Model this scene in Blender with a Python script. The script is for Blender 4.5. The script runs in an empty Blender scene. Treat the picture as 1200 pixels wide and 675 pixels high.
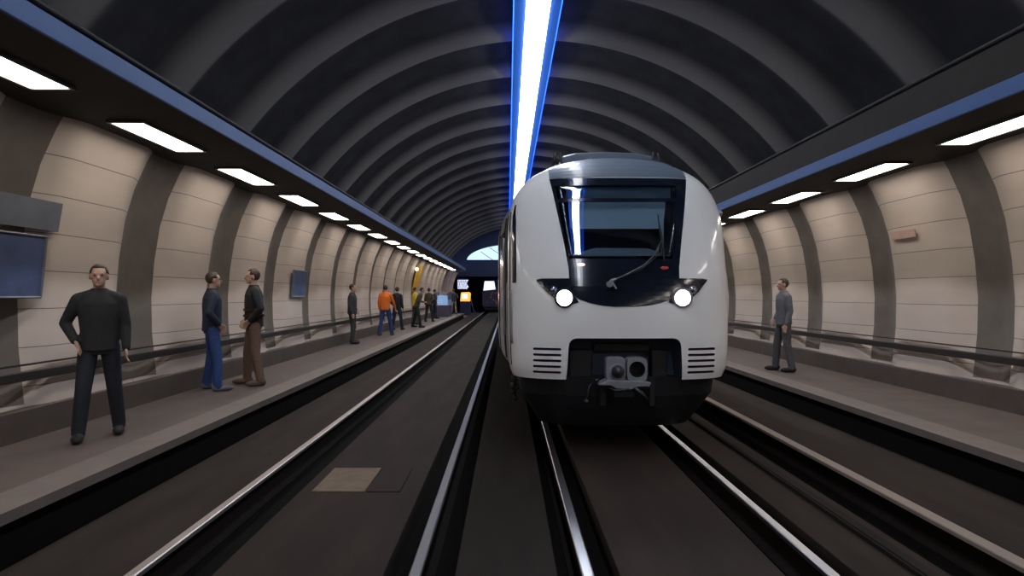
import bpy, bmesh, math, random
from mathutils import Vector, Matrix
random.seed(7)
PI = math.pi
col = bpy.context.scene.collection
scene = bpy.context.scene

# ------------------------------------------------------------------ materials
def mat(name, color, rough=0.6, metal=0.0, emit=None, estr=0.0, noise=0.0, nscale=6.0, coat=0.0, spec=0.5, bump=0.0, stretch=None):
    m = bpy.data.materials.new(name); m.use_nodes = True
    nt = m.node_tree; b = nt.nodes['Principled BSDF']
    b.inputs['Base Color'].default_value = (*color, 1)
    b.inputs['Roughness'].default_value = rough
    b.inputs['Metallic'].default_value = metal
    b.inputs['Specular IOR Level'].default_value = spec
    b.inputs['Coat Weight'].default_value = coat
    b.inputs['Coat Roughness'].default_value = 0.06
    if emit:
        b.inputs['Emission Color'].default_value = (*emit, 1)
        b.inputs['Emission Strength'].default_value = estr
    if noise or bump:
        tc = nt.nodes.new('ShaderNodeTexCoord')
        mp = nt.nodes.new('ShaderNodeMapping')
        if stretch: mp.inputs['Scale'].default_value = stretch
        nz = nt.nodes.new('ShaderNodeTexNoise'); nz.inputs['Scale'].default_value = nscale; nz.inputs['Detail'].default_value = 6
        nt.links.new(tc.outputs['Object'], mp.inputs[0]); nt.links.new(mp.outputs[0], nz.inputs['Vector'])
        if noise:
            mr = nt.nodes.new('ShaderNodeMapRange')
            mr.inputs[3].default_value = 1-noise; mr.inputs[4].default_value = 1+noise
            mr.inputs[1].default_value = 0.3; mr.inputs[2].default_value = 0.7
            mx = nt.nodes.new('ShaderNodeVectorMath'); mx.operation = 'SCALE'
            mx.inputs[0].default_value = color
            nt.links.new(nz.outputs[0], mr.inputs[0]); nt.links.new(mr.outputs[0], mx.inputs['Scale'])
            nt.links.new(mx.outputs[0], b.inputs['Base Color'])
        if bump:
            bp = nt.nodes.new('ShaderNodeBump'); bp.inputs['Strength'].default_value = bump; bp.inputs['Distance'].default_value = 0.01
            nt.links.new(nz.outputs[0], bp.inputs['Height']); nt.links.new(bp.outputs[0], b.inputs['Normal'])
    return m

def wall_mat(name, base, mortar):
    m = bpy.data.materials.new(name); m.use_nodes = True
    nt = m.node_tree; b = nt.nodes['Principled BSDF']; b.inputs['Roughness'].default_value = 0.5
    tc = nt.nodes.new('ShaderNodeTexCoord'); sp = nt.nodes.new('ShaderNodeSeparateXYZ'); cb = nt.nodes.new('ShaderNodeCombineXYZ')
    nt.links.new(tc.outputs['Object'], sp.inputs[0])
    ay = nt.nodes.new('ShaderNodeMath'); ay.operation = 'ADD'; ay.inputs[1].default_value = 23-8.05
    nt.links.new(sp.outputs['Y'], ay.inputs[0]); nt.links.new(ay.outputs[0], cb.inputs['X']); nt.links.new(sp.outputs['Z'], cb.inputs['Y'])
    br = nt.nodes.new('ShaderNodeTexBrick'); br.offset = 0.0
    br.inputs['Scale'].default_value = 1; br.inputs['Mortar Size'].default_value = 0.006
    br.inputs['Mortar Smooth'].default_value = 0.4
    br.inputs['Brick Width'].default_value = 2.3; br.inputs['Row Height'].default_value = 0.40
    br.inputs['Color1'].default_value = (*base, 1); br.inputs['Color2'].default_value = (*[c*0.93 for c in base], 1)
    br.inputs['Mortar'].default_value = (*mortar, 1)
    nt.links.new(cb.outputs[0], br.inputs['Vector'])
    nz = nt.nodes.new('ShaderNodeTexNoise'); nz.inputs['Scale'].default_value = 1.3; nz.inputs['Detail'].default_value = 8
    mp = nt.nodes.new('ShaderNodeMapping'); mp.inputs['Scale'].default_value = (1, 0.5, 1.6)
    nt.links.new(tc.outputs['Object'], mp.inputs[0]); nt.links.new(mp.outputs[0], nz.inputs['Vector'])
    mr = nt.nodes.new('ShaderNodeMapRange'); mr.inputs[1].default_value = .3; mr.inputs[2].default_value = .7
    mr.inputs[3].default_value = .86; mr.inputs[4].default_value = 1.06
    nt.links.new(nz.outputs[0], mr.inputs[0])
    mx = nt.nodes.new('ShaderNodeVectorMath'); mx.operation = 'SCALE'
    nt.links.new(br.outputs['Color'], mx.inputs[0]); nt.links.new(mr.outputs[0], mx.inputs['Scale'])
    nt.links.new(mx.outputs[0], b.inputs['Base Color'])
    return m

def glass_mat(name, tint, refl=0.08):
    m = bpy.data.materials.new(name); m.use_nodes = True
    nt = m.node_tree; nt.nodes.clear()
    out = nt.nodes.new('ShaderNodeOutputMaterial'); mix = nt.nodes.new('ShaderNodeMixShader')
    tr = nt.nodes.new('ShaderNodeBsdfTransparent'); tr.inputs[0].default_value = (*tint, 1)
    gl = nt.nodes.new('ShaderNodeBsdfGlossy'); gl.inputs['Roughness'].default_value = 0.02; gl.inputs[0].default_value = (.9, .95, 1, 1)
    fr = nt.nodes.new('ShaderNodeFresnel'); fr.inputs[0].default_value = 1.6
    ad = nt.nodes.new('ShaderNodeMath'); ad.operation = 'ADD'; ad.inputs[1].default_value = refl
    nt.links.new(fr.outputs[0], ad.inputs[0]); nt.links.new(ad.outputs[0], mix.inputs[0])
    nt.links.new(tr.outputs[0], mix.inputs[1]); nt.links.new(gl.outputs[0], mix.inputs[2])
    nt.links.new(mix.outputs[0], out.inputs[0])
    return m

M = {}
M['vault'] = mat('vault_shaded_concrete', (.034, .034, .037), .9, spec=.2, noise=.25, nscale=2)
M['rib'] = mat('rib_lit_concrete', (.20, .195, .20), .7, noise=.12, nscale=2)
M['wall'] = wall_mat('wall_tiles', (.56, .475, .41), (.16, .14, .13))
M['gap_shade'] = mat('gap_shade_concrete', (.135, .115, .10), .6, noise=.15, nscale=3)
M['skirt'] = mat('skirting_stone', (.075, .056, .047), .55, noise=.15, nscale=4)
M['platform'] = mat('platform_paving', (.090, .069, .058), .65, noise=.16, nscale=2.5, bump=.1)
M['coping'] = mat('platform_coping', (.14, .115, .10), .6, noise=.1, nscale=5)
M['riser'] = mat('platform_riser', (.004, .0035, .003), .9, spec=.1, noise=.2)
M['bed'] = mat('track_slab', (.024, .0165, .0135), .85, spec=.2, noise=.3, nscale=1.6, stretch=(2.5, .5, 1), bump=.15)
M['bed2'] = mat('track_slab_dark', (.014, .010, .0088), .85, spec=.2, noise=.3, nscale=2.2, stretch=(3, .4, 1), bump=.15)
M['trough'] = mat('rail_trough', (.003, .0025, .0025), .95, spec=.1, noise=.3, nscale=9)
M['steel'] = mat('rail_steel', (.5, .5, .55), .33, 1.0, noise=.06, nscale=3, stretch=(1, .1, 1))
M['dullsteel'] = mat('worn_rail_steel', (.42, .38, .36), .38, .8, noise=.12, nscale=3, stretch=(1, .1, 1))
M['beigerail'] = mat('beige_rail_top', (.23, .185, .16), .5, noise=.12, nscale=3, stretch=(1, .1, 1))
M['railweb'] = mat('rusty_rail_web', (.010, .0075, .006), .9, spec=.1, noise=.2)
M['canopy'] = mat('canopy_panel', (.020, .016, .0125), .7, spec=.25, noise=.1)
M['blue'] = mat('blue_band_paint', (.022, .085, .26), .45, noise=.06)
M['lamp'] = mat('lamp_diffuser', (.9, .9, .9), .5, emit=(1, .92, .84), estr=14)
M['lampframe'] = mat('lamp_frame', (.09, .09, .09), .4, .6)
M['strip'] = mat('strip_diffuser', (.9, .9, .95), .5, emit=(.92, .96, 1), estr=15)
M['stripblue'] = mat('strip_blue_edge', (.05, .2, .8), .5, emit=(.008, .07, 1), estr=7)
M['stripcase'] = mat('strip_housing', (.03, .10, .42), .5, emit=(.004, .055, .27), estr=1)
M['rail_hand'] = mat('handrail_metal', (.035, .03, .028), .4, .3)
M['navy'] = mat('portal_navy_paint', (.012, .026, .085), .6, noise=.1)
M['navyfloor'] = mat('hall_floor', (.03, .032, .04), .5)
M['white'] = mat('train_white_paint', (.94, .95, .96), .28, coat=.7, noise=.015, nscale=2)
M['roofgrey'] = mat('train_roof_grey', (.13, .17, .23), .35, coat=.4)
M['blackgloss'] = mat('train_black_gloss', (.008, .012, .025), .12, coat=.6)
M['bay'] = mat('coupler_bay_black', (.05, .065, .11), .5)
M['skirtblack'] = mat('underframe_black', (.010, .011, .014), .55)
M['metal'] = mat('coupler_metal', (.32, .34, .39), .35, .4, noise=.1)
M['darkmetal'] = mat('dark_metal', (.05, .052, .06), .4, .7)
M['rubber'] = mat('black_rubber', (.01, .01, .01), .6)
M['cab'] = mat('cab_interior', (.016, .024, .036), .7)
M['blind'] = mat('cab_blind', (.62, .74, .82), .6)
M['console'] = mat('cab_console', (.30, .38, .45), .5)
M['display'] = mat('destination_display', (.10, .15, .20), .5)
M['head'] = mat('headlight_led', (1, 1, 1), .3, emit=(.82, .92, 1), estr=22)
M['headin'] = mat('headlight_reflector', (.5, .55, .65), .15, 1.0)
M['red'] = mat('red_marker', (.5, .05, .04), .3, emit=(1, .12, .08), estr=.08)
M['redpale'] = mat('marker_lamp_lit', (.9, .4, .35), .3, emit=(1, .45, .38), estr=2.5)
M['glass'] = glass_mat('windscreen_glass', (.86, .93, .98), .05)
M['clear'] = glass_mat('clear_glass', (.9, .95, 1), .02)
M['tan'] = mat('tan_cover', (.10, .062, .034), .6, noise=.25, nscale=9)
M['posterblue'] = mat('poster_blue', (.06, .085, .18), .5, noise=.25, nscale=3)
M['postergrey'] = mat('poster_grey', (.13, .14, .165), .5, noise=.15, nscale=3)
M['yellow'] = mat('yellow_panel', (.72, .42, .03), .5, noise=.15, nscale=2)
M['redmark'] = mat('faded_red', (.50, .33, .28), .6, noise=.1)
M['skin'] = mat('skin', (.42, .25, .18), .5)
M['orangeglow'] = mat('orange_lamp', (.8, .3, .05), .5, emit=(1, .26, .05), estr=2.2)
M['warmglow'] = mat('warm_screen', (.9, .8, .6), .5, emit=(1, .86, .7), estr=5)
M['signglow'] = mat('lit_sign', (.8, .85, 1), .5, emit=(.62, .74, 1), estr=1.6)
M['caseglow'] = mat('lit_case', (.5, .6, .75), .4, emit=(.35, .5, .75), estr=.5)
M['pinkglow'] = mat('pink_small_lamps', (.4, .2, .3), .5, emit=(.55, .25, .4), estr=.5)
M['purple'] = mat('far_train_paint', (.085, .07, .12), .4)
M['cream'] = mat('train_lower_white', (.72, .71, .68), .3, coat=.5)

# ------------------------------------------------------------------ mesh helpers
def link(name, bm, m, parent=None, smooth=False, bev=0.0):
    me = bpy.data.meshes.new(name); bmesh.ops.recalc_face_normals(bm, faces=bm.faces[:]); bm.to_mesh(me); bm.free()
    for mm in (m if isinstance(m, (list, tuple)) else [m]): me.materials.append(mm)
    o = bpy.data.objects.new(name, me); col.objects.link(o)
    if parent: o.parent = parent
    if smooth:
        for p in me.polygons: p.use_smooth = True
    if bev:
        md = o.modifiers.new('bevel', 'BEVEL'); md.width = bev; md.segments = 2; md.limit_method = 'ANGLE'
    return o
def tag(o, label=None, cat=None, group=None, kind=None):
    if label: o['label'] = label
    if cat: o['category'] = cat
    if group: o['group'] = group
    if kind: o['kind'] = kind
    return o
def empty(name, loc, rz=0, label=None, cat=None, group=None):
    o = bpy.data.objects.new(name, None); col.objects.link(o); o.location = loc; o.rotation_euler = (0, 0, rz)
    o.empty_display_size = .1
    return tag(o, label, cat, group)
def box(bm, a, b, mi=0):
    x0, y0, z0 = a; x1, y1, z1 = b
    v = [bm.verts.new(p) for p in ((x0,y0,z0),(x1,y0,z0),(x1,y1,z0),(x0,y1,z0),(x0,y0,z1),(x1,y0,z1),(x1,y1,z1),(x0,y1,z1))]
    for f in ((0,3,2,1),(4,5,6,7),(0,1,5,4),(1,2,6,5),(2,3,7,6),(3,0,4,7)):
        bm.faces.new([v[i] for i in f]).material_index = mi
def prism_y(bm, prof, y0, y1, mi=0, caps=True):
    a = [bm.verts.new((x, y0, z)) for x, z in prof]; b = [bm.verts.new((x, y1, z)) for x, z in prof]
    n = len(prof)
    for i in range(n):
        j = (i+1) % n; bm.faces.new((a[i], a[j], b[j], b[i])).material_index = mi
    if caps: bm.faces.new(a).material_index = mi; bm.faces.new(b[::-1]).material_index = mi
def frame_for(d):
    d = d.normalized(); u = Vector((0, 0, 1)) if abs(d.z) < .9 else Vector((1, 0, 0))
    s = d.cross(u).normalized(); return s, s.cross(d).normalized()
def tube(bm, pts, rad, n=10, caps=True, mi=0):
    pts = [Vector(p) for p in pts]; rs = rad if isinstance(rad, (list, tuple)) else [rad]*len(pts)
    rings = []
    for i, p in enumerate(pts):
        d = (pts[min(i+1, len(pts)-1)] - pts[max(i-1, 0)])
        s, t = frame_for(d)
        rings.append([bm.verts.new(p + (s*math.cos(a)+t*math.sin(a))*rs[i]) for a in [2*PI*k/n for k in range(n)]])
    for r0, r1 in zip(rings, rings[1:]):
        for k in range(n): bm.faces.new((r0[k], r0[(k+1) % n], r1[(k+1) % n], r1[k])).material_index = mi
    if caps: bm.faces.new(rings[0][::-1]).material_index = mi; bm.faces.new(rings[-1]).material_index = mi
def ball(bm, c, r, seg=16, mi=0, rot=None):
    if not isinstance(r, (tuple, list)): r = (r, r, r)
    mtx = Matrix.Translation(c) @ (rot.to_4x4() if rot else Matrix.Identity(4)) @ Matrix.Diagonal((*r, 1))
    res = bmesh.ops.create_uvsphere(bm, u_segments=seg, v_segments=max(6, seg//2), radius=1, matrix=mtx)
    for v in res['verts']:
        for f in v.link_faces: f.material_index = mi
def grid(bm, rows, mi=0, closed=False):
    vs = [[bm.verts.new(p) for p in r] for r in rows]
    for a, b in zip(vs, vs[1:]):
        n = len(a)
        for k in range(n if closed else n-1):
            bm.faces.new((a[k], a[(k+1) % n], b[(k+1) % n], b[k])).material_index = mi
    return vs
def lerp_tab(tab, x):
    if x <= tab[0][0]: return tab[0][1]
    for (a, fa), (b, fb) in zip(tab, tab[1:]):
        if x <= b:
            t = (x-a)/(b-a); return fa + (fb-fa)*t
    return tab[-1][1]
def smooth_tab(tab, x):   # Catmull style smoothing of a table
    if x <= tab[0][0]: return tab[0][1]
    n = len(tab)
    for i in range(n-1):
        a, fa = tab[i]; b, fb = tab[i+1]
        if x <= b:
            ma = (fb-tab[i-1][1])/(b-tab[i-1][0]) if i > 0 else (fb-fa)/(b-a)
            mb = (tab[i+2][1]-fa)/(tab[i+2][0]-a) if i < n-2 else (fb-fa)/(b-a)
            h = b-a; t = (x-a)/h
            return (2*t**3-3*t*t+1)*fa + (t**3-2*t*t+t)*h*ma + (-2*t**3+3*t*t)*fb + (t**3-t*t)*h*mb
    return tab[-1][1]

# ------------------------------------------------------------------ camera
H = 1.75
cam = bpy.data.cameras.new('camera'); co = bpy.data.objects.new('camera', cam); col.objects.link(co)
co.location = (0, 0, H); co.rotation_euler = (PI/2, 0, 0)
cam.sensor_width = 36; cam.lens = 21.0; cam.shift_x = 5/1200; cam.shift_y = 7.5/1200
cam.clip_start = .05; cam.clip_end = 300
scene.camera = co

# ------------------------------------------------------------------ setting
CX = .68; P = 2.3; Y0 = -13.95; YE = 46.0; YV = 53.2; PH = .30
LE, RE = -3.34, 4.45                    # platform edges
LX = lambda off: CX-off
PROF = [(5.55, .3), (5.55, .62), (5.61, 1.2), (5.62, 1.7), (5.58, 2.2), (5.50, 2.7), (5.38, 3.1), (5.22, 3.45), (5.10, 3.66)]
# ceiling: ringed barrel vault.  ribs are centred midway between canopy lamps' gaps
R_V = 7.5; CZ = .40
NP = int(round((YE-Y0)/P))
PITCH_PH = 8.05                           # a gap between lamps lies at this y
def rib_phase(y, sh=0): return ((y-PITCH_PH+sh)/P) % 1.0       # 0 at lamp gaps
bm = bmesh.new()
SUB = 18
ang = [math.asin(max(-1, min(1, s))) for s in [-6.55/R_V + i*(13.1/R_V)/56 for i in range(57)]]
rows = []; nrow = int((YV-Y0)/P*SUB)+1
def rib_h(ph):           # bulge height of the rib ring, ring centred at phase .5
    d = abs(ph-.5)/.30
    return 0 if d >= 1 else .24*math.cos(d*PI/2)**2
ys = [Y0+(YV-Y0)*i/(nrow-1) for i in range(nrow)]
for y in ys:
    h = rib_h(rib_phase(y)); r = R_V-h
    rows.append([(CX+r*math.sin(a), y, CZ+r*math.cos(a)) for a in ang])
vs = grid(bm, rows)
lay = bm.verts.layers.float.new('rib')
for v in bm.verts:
    t = max(0, min(1, (.24-abs(rib_phase(v.co.y)-.5))/.17)); v[lay] = t*t*(3-2*t)  # blend paints ribs as lit and recesses as shaded, in the colour itself
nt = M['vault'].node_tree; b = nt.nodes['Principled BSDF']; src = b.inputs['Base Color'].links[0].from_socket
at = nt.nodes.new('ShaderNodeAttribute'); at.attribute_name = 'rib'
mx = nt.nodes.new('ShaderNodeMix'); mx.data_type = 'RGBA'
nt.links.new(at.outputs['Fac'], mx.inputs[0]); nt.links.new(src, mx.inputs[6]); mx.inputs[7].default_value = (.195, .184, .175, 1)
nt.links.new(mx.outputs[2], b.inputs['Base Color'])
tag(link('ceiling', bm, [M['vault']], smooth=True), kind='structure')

def side_wall(name, sgn):
    sh = .15 if sgn > 0 else 0
    bm = bmesh.new(); rows = []
    for y in ys:
        ph = rib_phase(y, sh); d = min(ph, 1-ph)          # 0 at gap
        rec = .20*max(0, math.cos(min(1, d/.28)*PI/2))**1.5
        rows.append([(CX+sgn*(o+(rec if z > .61 else 0)), y, z) for o, z in PROF])
    grid(bm, rows)
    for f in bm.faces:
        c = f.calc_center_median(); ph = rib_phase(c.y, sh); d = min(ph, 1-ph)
        f.material_index = 1 if (d < .14 and c.z > .62) else 0  # recessed gaps between lamps coloured dark, imitating shade on the wall
    return tag(link(name, bm, [M['wall'], M['gap_shade']], smooth=True), kind='structure')
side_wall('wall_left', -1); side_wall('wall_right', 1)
for nm, sgn in (('baseboard_left', -1), ('baseboard_right', 1)):
    bm = bmesh.new(); a, b = sorted((CX+sgn*5.49, CX+sgn*5.62)); box(bm, (a, Y0, .28), (b, YE, .60)); box(bm, (a, YE, -.1), (b, YV, .60))
    tag(link(nm, bm, M['skirt'], bev=.01), kind='structure')
# platforms
for nm, e, w in (('floor_platform_left', LE, CX-6.6), ('floor_platform_right', RE, CX+6.6)):
    s = 1 if w > e else -1
    bm = bmesh.new()
    a, b = sorted((e+s*.36, w)); box(bm, (a, Y0, -.2), (b, YE, PH-.002), 0)
    a, b = sorted((e, e+s*.36)); box(bm, (a, Y0, .22), (b, YE, PH), 1)
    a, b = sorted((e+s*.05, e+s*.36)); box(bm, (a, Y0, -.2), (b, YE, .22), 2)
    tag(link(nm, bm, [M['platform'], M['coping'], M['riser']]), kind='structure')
# track slab: strips of slab top (z=-.03) with black troughs round the rails
RAILS = [(-2.36, 'dullsteel', .0, .42), (-.583, 'steel', .17, .20), (.504, 'steel', .14, .17), (2.04, 'steel', .22, .16), (3.36, 'beigerail', .48, .02)]
bm = bmesh.new()
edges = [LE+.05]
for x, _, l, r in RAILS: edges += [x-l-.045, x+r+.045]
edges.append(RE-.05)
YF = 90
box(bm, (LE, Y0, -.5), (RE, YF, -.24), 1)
for i in range(0, len(edges), 2):
    a, b = edges[i], edges[i+1]
    if b-a < .05: continue
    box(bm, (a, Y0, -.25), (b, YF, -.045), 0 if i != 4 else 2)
tag(link('floor', bm, [M['bed'], M['trough'], M['bed2']], bev=.008), kind='structure')
def rail(x, m, label):
    bm = bmesh.new()
    w = .060 if x > 3 else .037
    prof = [(-.075,-.24),(.075,-.24),(.075,-.225),(.02,-.205),(.014,-.19),(.014,-.06),(w,-.035),(w,-.006),(w-.008,0),(-w+.008,0),(-w,-.006),(-w,-.035),(-.014,-.06),(-.014,-.19),(-.02,-.205),(-.075,-.225)]
    prism_y(bm, [(x+px, pz) for px, pz in prof], Y0, 66)
    for f in bm.faces:
        f.material_index = 0 if f.calc_center_median().z > -.03 and len(f.verts) == 4 else 1
    o = link('rail', bm, [M[m], M['railweb']]); tag(o, label, 'rail', 'running rails on the track bed'); return o
LBL = ['dull grey steel rail nearest the left platform', 'polished steel rail in a black slot, just left of the white train',
       'polished steel rail coming out from under the left side of the white train', 'polished steel rail coming out from under the right side of the white train',
       'dull beige steel rail nearest the right platform, outside the train track']
for (x, m, l, r), lb in zip(RAILS, LBL): rail(x, m, lb)
# low cable duct edge between the train track and the outer rail
bm = bmesh.new(); box(bm, (2.60, Y0, -.05), (2.72, YE, -.012)); box(bm, (2.62, Y0, -.012), (2.70, YE, -.004))
tag(link('cable_duct', bm, M['bed2'], bev=.006), 'low brown cable duct running between the train track and right outer rail', 'cable duct')
bm = bmesh.new(); box(bm, (-1.78, 5.42, -.05), (-1.30, 6.15, -.036)); box(bm, (-1.28, 5.42, -.05), (-.98, 6.15, -.037), 1)
tag(link('floor_plate', bm, [M['tan'], M['bed']]), 'tan metal cover plate set in the floor of the left track', 'floor plate')

# canopies
def canopy(name, sgn):
    bm = bmesh.new(); F = 3.95
    prof = [(F, 3.575), (5.30, 3.575), (5.30, 3.64), (6.9, 3.64), (6.9, 3.76), (F, 3.76)]
    if sgn > 0: prof = [(F, 3.575), (5.30, 3.575), (5.30, 3.64), (6.9, 3.64), (6.9, 3.76), (F+.12, 3.76), (F+.12, 4.13), (F, 4.13)]
    prism_y(bm, [(CX+sgn*x, z) for x, z in prof], Y0, YE)
    o = link(name, bm, M['canopy']); tag(o, kind='structure')
    return o
canopy('trim_1', -1); canopy('trim_2', 1)
for nm, sgn in (('trim_3', -1), ('trim_4', 1)):
    bm = bmesh.new(); a, b = sorted((CX+sgn*3.925, CX+sgn*3.955)); box(bm, (a, Y0, 3.575), (b, YE, 3.735))
    tag(link(nm, bm, M['blue'], bev=.006), kind='structure')
for nm, x, z in (('trim_5', CX-3.95, 3.775), ('trim_6', CX+3.95, 4.15)):
    bm = bmesh.new(); tube(bm, [(x, Y0, z), (x, YE, z)], .028, 10)
    tag(link(nm, bm, M['rubber'], smooth=True), kind='structure')

ORD = ['nearest', 'second', 'third', 'fourth', 'fifth', 'sixth', 'seventh', 'eighth', 'ninth', 'tenth', 'eleventh', 'twelfth', 'thirteenth',
       'fourteenth', 'fifteenth', 'sixteenth', 'seventeenth', 'eighteenth', 'nineteenth', 'twentieth']
def copy_tree(o, parent=None):
    c = o.copy(); col.objects.link(c)
    if parent: c.parent = parent
    for ch in o.children: copy_tree(ch, c)
    return c
def make_lamp():
    t = empty('canopy_light', (0, 0, 0))
    bm = bmesh.new()
    for a, b in (((-.20, -.66, 0), (-.17, .66, .05)), ((.17, -.66, 0), (.20, .66, .05)), ((-.17, -.66, 0), (.17, -.63, .05)), ((-.17, .63, 0), (.17, .66, .05))): box(bm, a, b)
    link('frame', bm, M['lampframe'], t)
    bm = bmesh.new(); box(bm, (-.172, -.632, .008), (.172, .632, .03)); link('diffuser', bm, M['lamp'], t)
    return t
proto = make_lamp(); used = False
for side, sgn, n in (('left', -1, 17), ('right', 1, 17)):
    for k in range(-8, n):
        y = PITCH_PH-P/2+k*P
        if y < Y0+1: continue
        o = proto if not used else copy_tree(proto)
        used = True
        o.location = (CX+sgn*4.68, y-(.35 if sgn > 0 else 0), 3.545)
        if k < 0:
            tag(o, 'lit white panel lamp of the row continuing behind the camera', 'ceiling light', 'canopy lamps behind the camera')
        else:
            tag(o, f'{ORD[k]} lit white panel lamp in the soffit above the {side} platform, counted from the camera', 'ceiling light', f'panel lamps above the {side} platform')
        if k == -1 and False: pass

# ceiling strip light
ST = empty('strip_light', (.60, 0, 7.45), label='long glowing white ceiling strip light with blue edges along the vault crown', cat='ceiling light')
bm = bmesh.new(); prism_y(bm, [(-.47, .15), (-.47, .09), (-.24, .02), (.24, .02), (.47, .09), (.47, .15)], Y0+.5, YV-.3)
link('housing', bm, M['stripcase'], ST)
for s in (-1, 1):
    bm = bmesh.new(); prism_y(bm, [(s*.465, .09), (s*.49, .09), (s*.49, .15), (s*.465, .15)], Y0+.5, YV-.3)
    link('blue_edge_light', bm, M['stripblue'], ST)
k = 0; y = Y0+.6
while y < YV-2.5:
    bm = bmesh.new(); box(bm, (-.235, y, -.03), (.235, y+P-.03, .02)); link('diffuser', bm, M['strip'], ST); y += P

# handrails: each a rail on brackets
def handrail(sgn, label):
    t = empty('handrail', (CX+sgn*5.52, 0, .93), label=label, cat='handrail')
    bm = bmesh.new(); prism_y(bm, [(-.022, -.05), (.022, -.05), (.022, .05), (-.022, .05)], Y0+.2, YE-.4); link('rail_bar', bm, M['rail_hand'], t, bev=.012)
    bm = bmesh.new(); prism_y(bm, [(-.012+sgn*.03, .10), (.012+sgn*.03, .10), (.012+sgn*.03, .118), (-.012+sgn*.03, .118)], Y0+.2, YE-.4); link('upper_bar', bm, M['rail_hand'], t)
    y = Y0+1
    while y < YE-1:
        bm = bmesh.new(); box(bm, (min(0, sgn*.10), y-.02, -.03), (max(0, sgn*.10), y+.02, .03)); link('bracket', bm, M['rail_hand'], t); y += P
    return t
handrail(-1, 'dark metal handrail fixed along the left tiled wall'); handrail(1, 'dark metal handrail fixed along the right tiled wall')

# wall behind the camera
bm = bmesh.new(); box(bm, (-7, Y0-.3, -.5), (8.4, Y0, 8.3)); tag(link('wall_back', bm, M['canopy']), kind='structure')
# end wall with lunette window and portal
def lunette_z(x):
    u = (x-CX)/4.4; return 4.78+1.50*math.sqrt(max(0, 1-u*u))
bm = bmesh.new()
N = 96
xs = [-7+15.4*i/N for i in range(N+1)]
xs = sorted(set([round(q, 4) for q in xs]+[CX-4.4, CX+4.4, -4.9, 6.26]))
for a, b in zip(xs, xs[1:]):
    m = (a+b)/2; top = 8.3
    segs = []
    inport = -4.9 < m < 6.26
    inlun = abs(m-CX) < 4.4
    lo = 3.35 if inport else -.5
    if inlun: segs = [(lo, lo, 4.78, 4.78), (lunette_z(a), lunette_z(b), top, top)]
    else: segs = [(lo, lo, top, top)]
    for z0a, z0b, z1a, z1b in segs:
        v = [bm.verts.new(p) for p in ((a, YV, z0a), (b, YV, z0b), (b, YV, z1b), (a, YV, z1a), (a, YV+.5, z0a), (b, YV+.5, z0b), (b, YV+.5, z1b), (a, YV+.5, z1a))]
        for f in ((0,3,2,1),(4,5,6,7),(0,1,5,4),(1,2,6,5),(2,3,7,6),(3,0,4,7)): bm.faces.new([v[i] for i in f])
bmesh.ops.remove_doubles(bm, verts=bm.verts[:], dist=.0005)
tag(link('wall_end', bm, M['navy']), kind='structure')
W1 = empty('window_1', (CX, YV+.25, 4.78)); tag(W1, kind='structure')
bm = bmesh.new()
pts = [(4.38*math.cos(a), 0, 1.49*math.sin(a)) for a in [PI*i/40 for i in range(41)]]
tube(bm, pts, .05, 6); tube(bm, [(-4.38, 0, .02), (4.38, 0, .02)], .05, 6); link('window_frame', bm, M['navy'], W1)
for x0, z0, x1, z1 in ((-3.1, .8, -2.0, .03), (-2.3, 1.15, -.7, .12), (.4, 1.45, .4, 0), (2.4, 1.2, 2.4, 0)):
    bm = bmesh.new(); tube(bm, [(x0, 0, z0), (x1, 0, z1)], .028, 6); link('mullion', bm, M['navy'], W1)
bm = bmesh.new()
c = [bm.verts.new((4.36*math.cos(a), .0, 1.47*math.sin(a)+.01)) for a in [PI*i/40 for i in range(41)]]
bm.faces.new(c); bmesh.ops.solidify(bm, geom=bm.faces[:], thickness=.012); link('pane', bm, M['clear'], W1)

# hall beyond the portal
bm = bmesh.new()
box(bm, (-9, YV+4.5, 3.9), (11, 88, 4.1)); tag(link('ceiling_hall', bm, M['navy']), kind='structure')  # unseen roof, set back from the portal: invented gap lets sky light in
bm = bmesh.new(); box(bm, (-9, YV+.5, -.5), (-8.8, 88, 3.9)); tag(link('wall_hall_left', bm, M['navy']), kind='structure')
bm = bmesh.new(); box(bm, (10.8, YV+.5, -.5), (11, 88, 3.9)); tag(link('wall_hall_right', bm, M['navy']), kind='structure')
bm = bmesh.new(); box(bm, (-9, 88, -.5), (11, 88.2, 3.9)); tag(link('wall_hall_end', bm, M['navy']), kind='structure')
bm = bmesh.new(); box(bm, (-8.8, YE, -.5), (LE, 88, -.045)); box(bm, (RE, YE, -.5), (10.8, 88, -.045)); tag(link('floor_hall', bm, M['navyfloor']), kind='structure')

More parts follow.
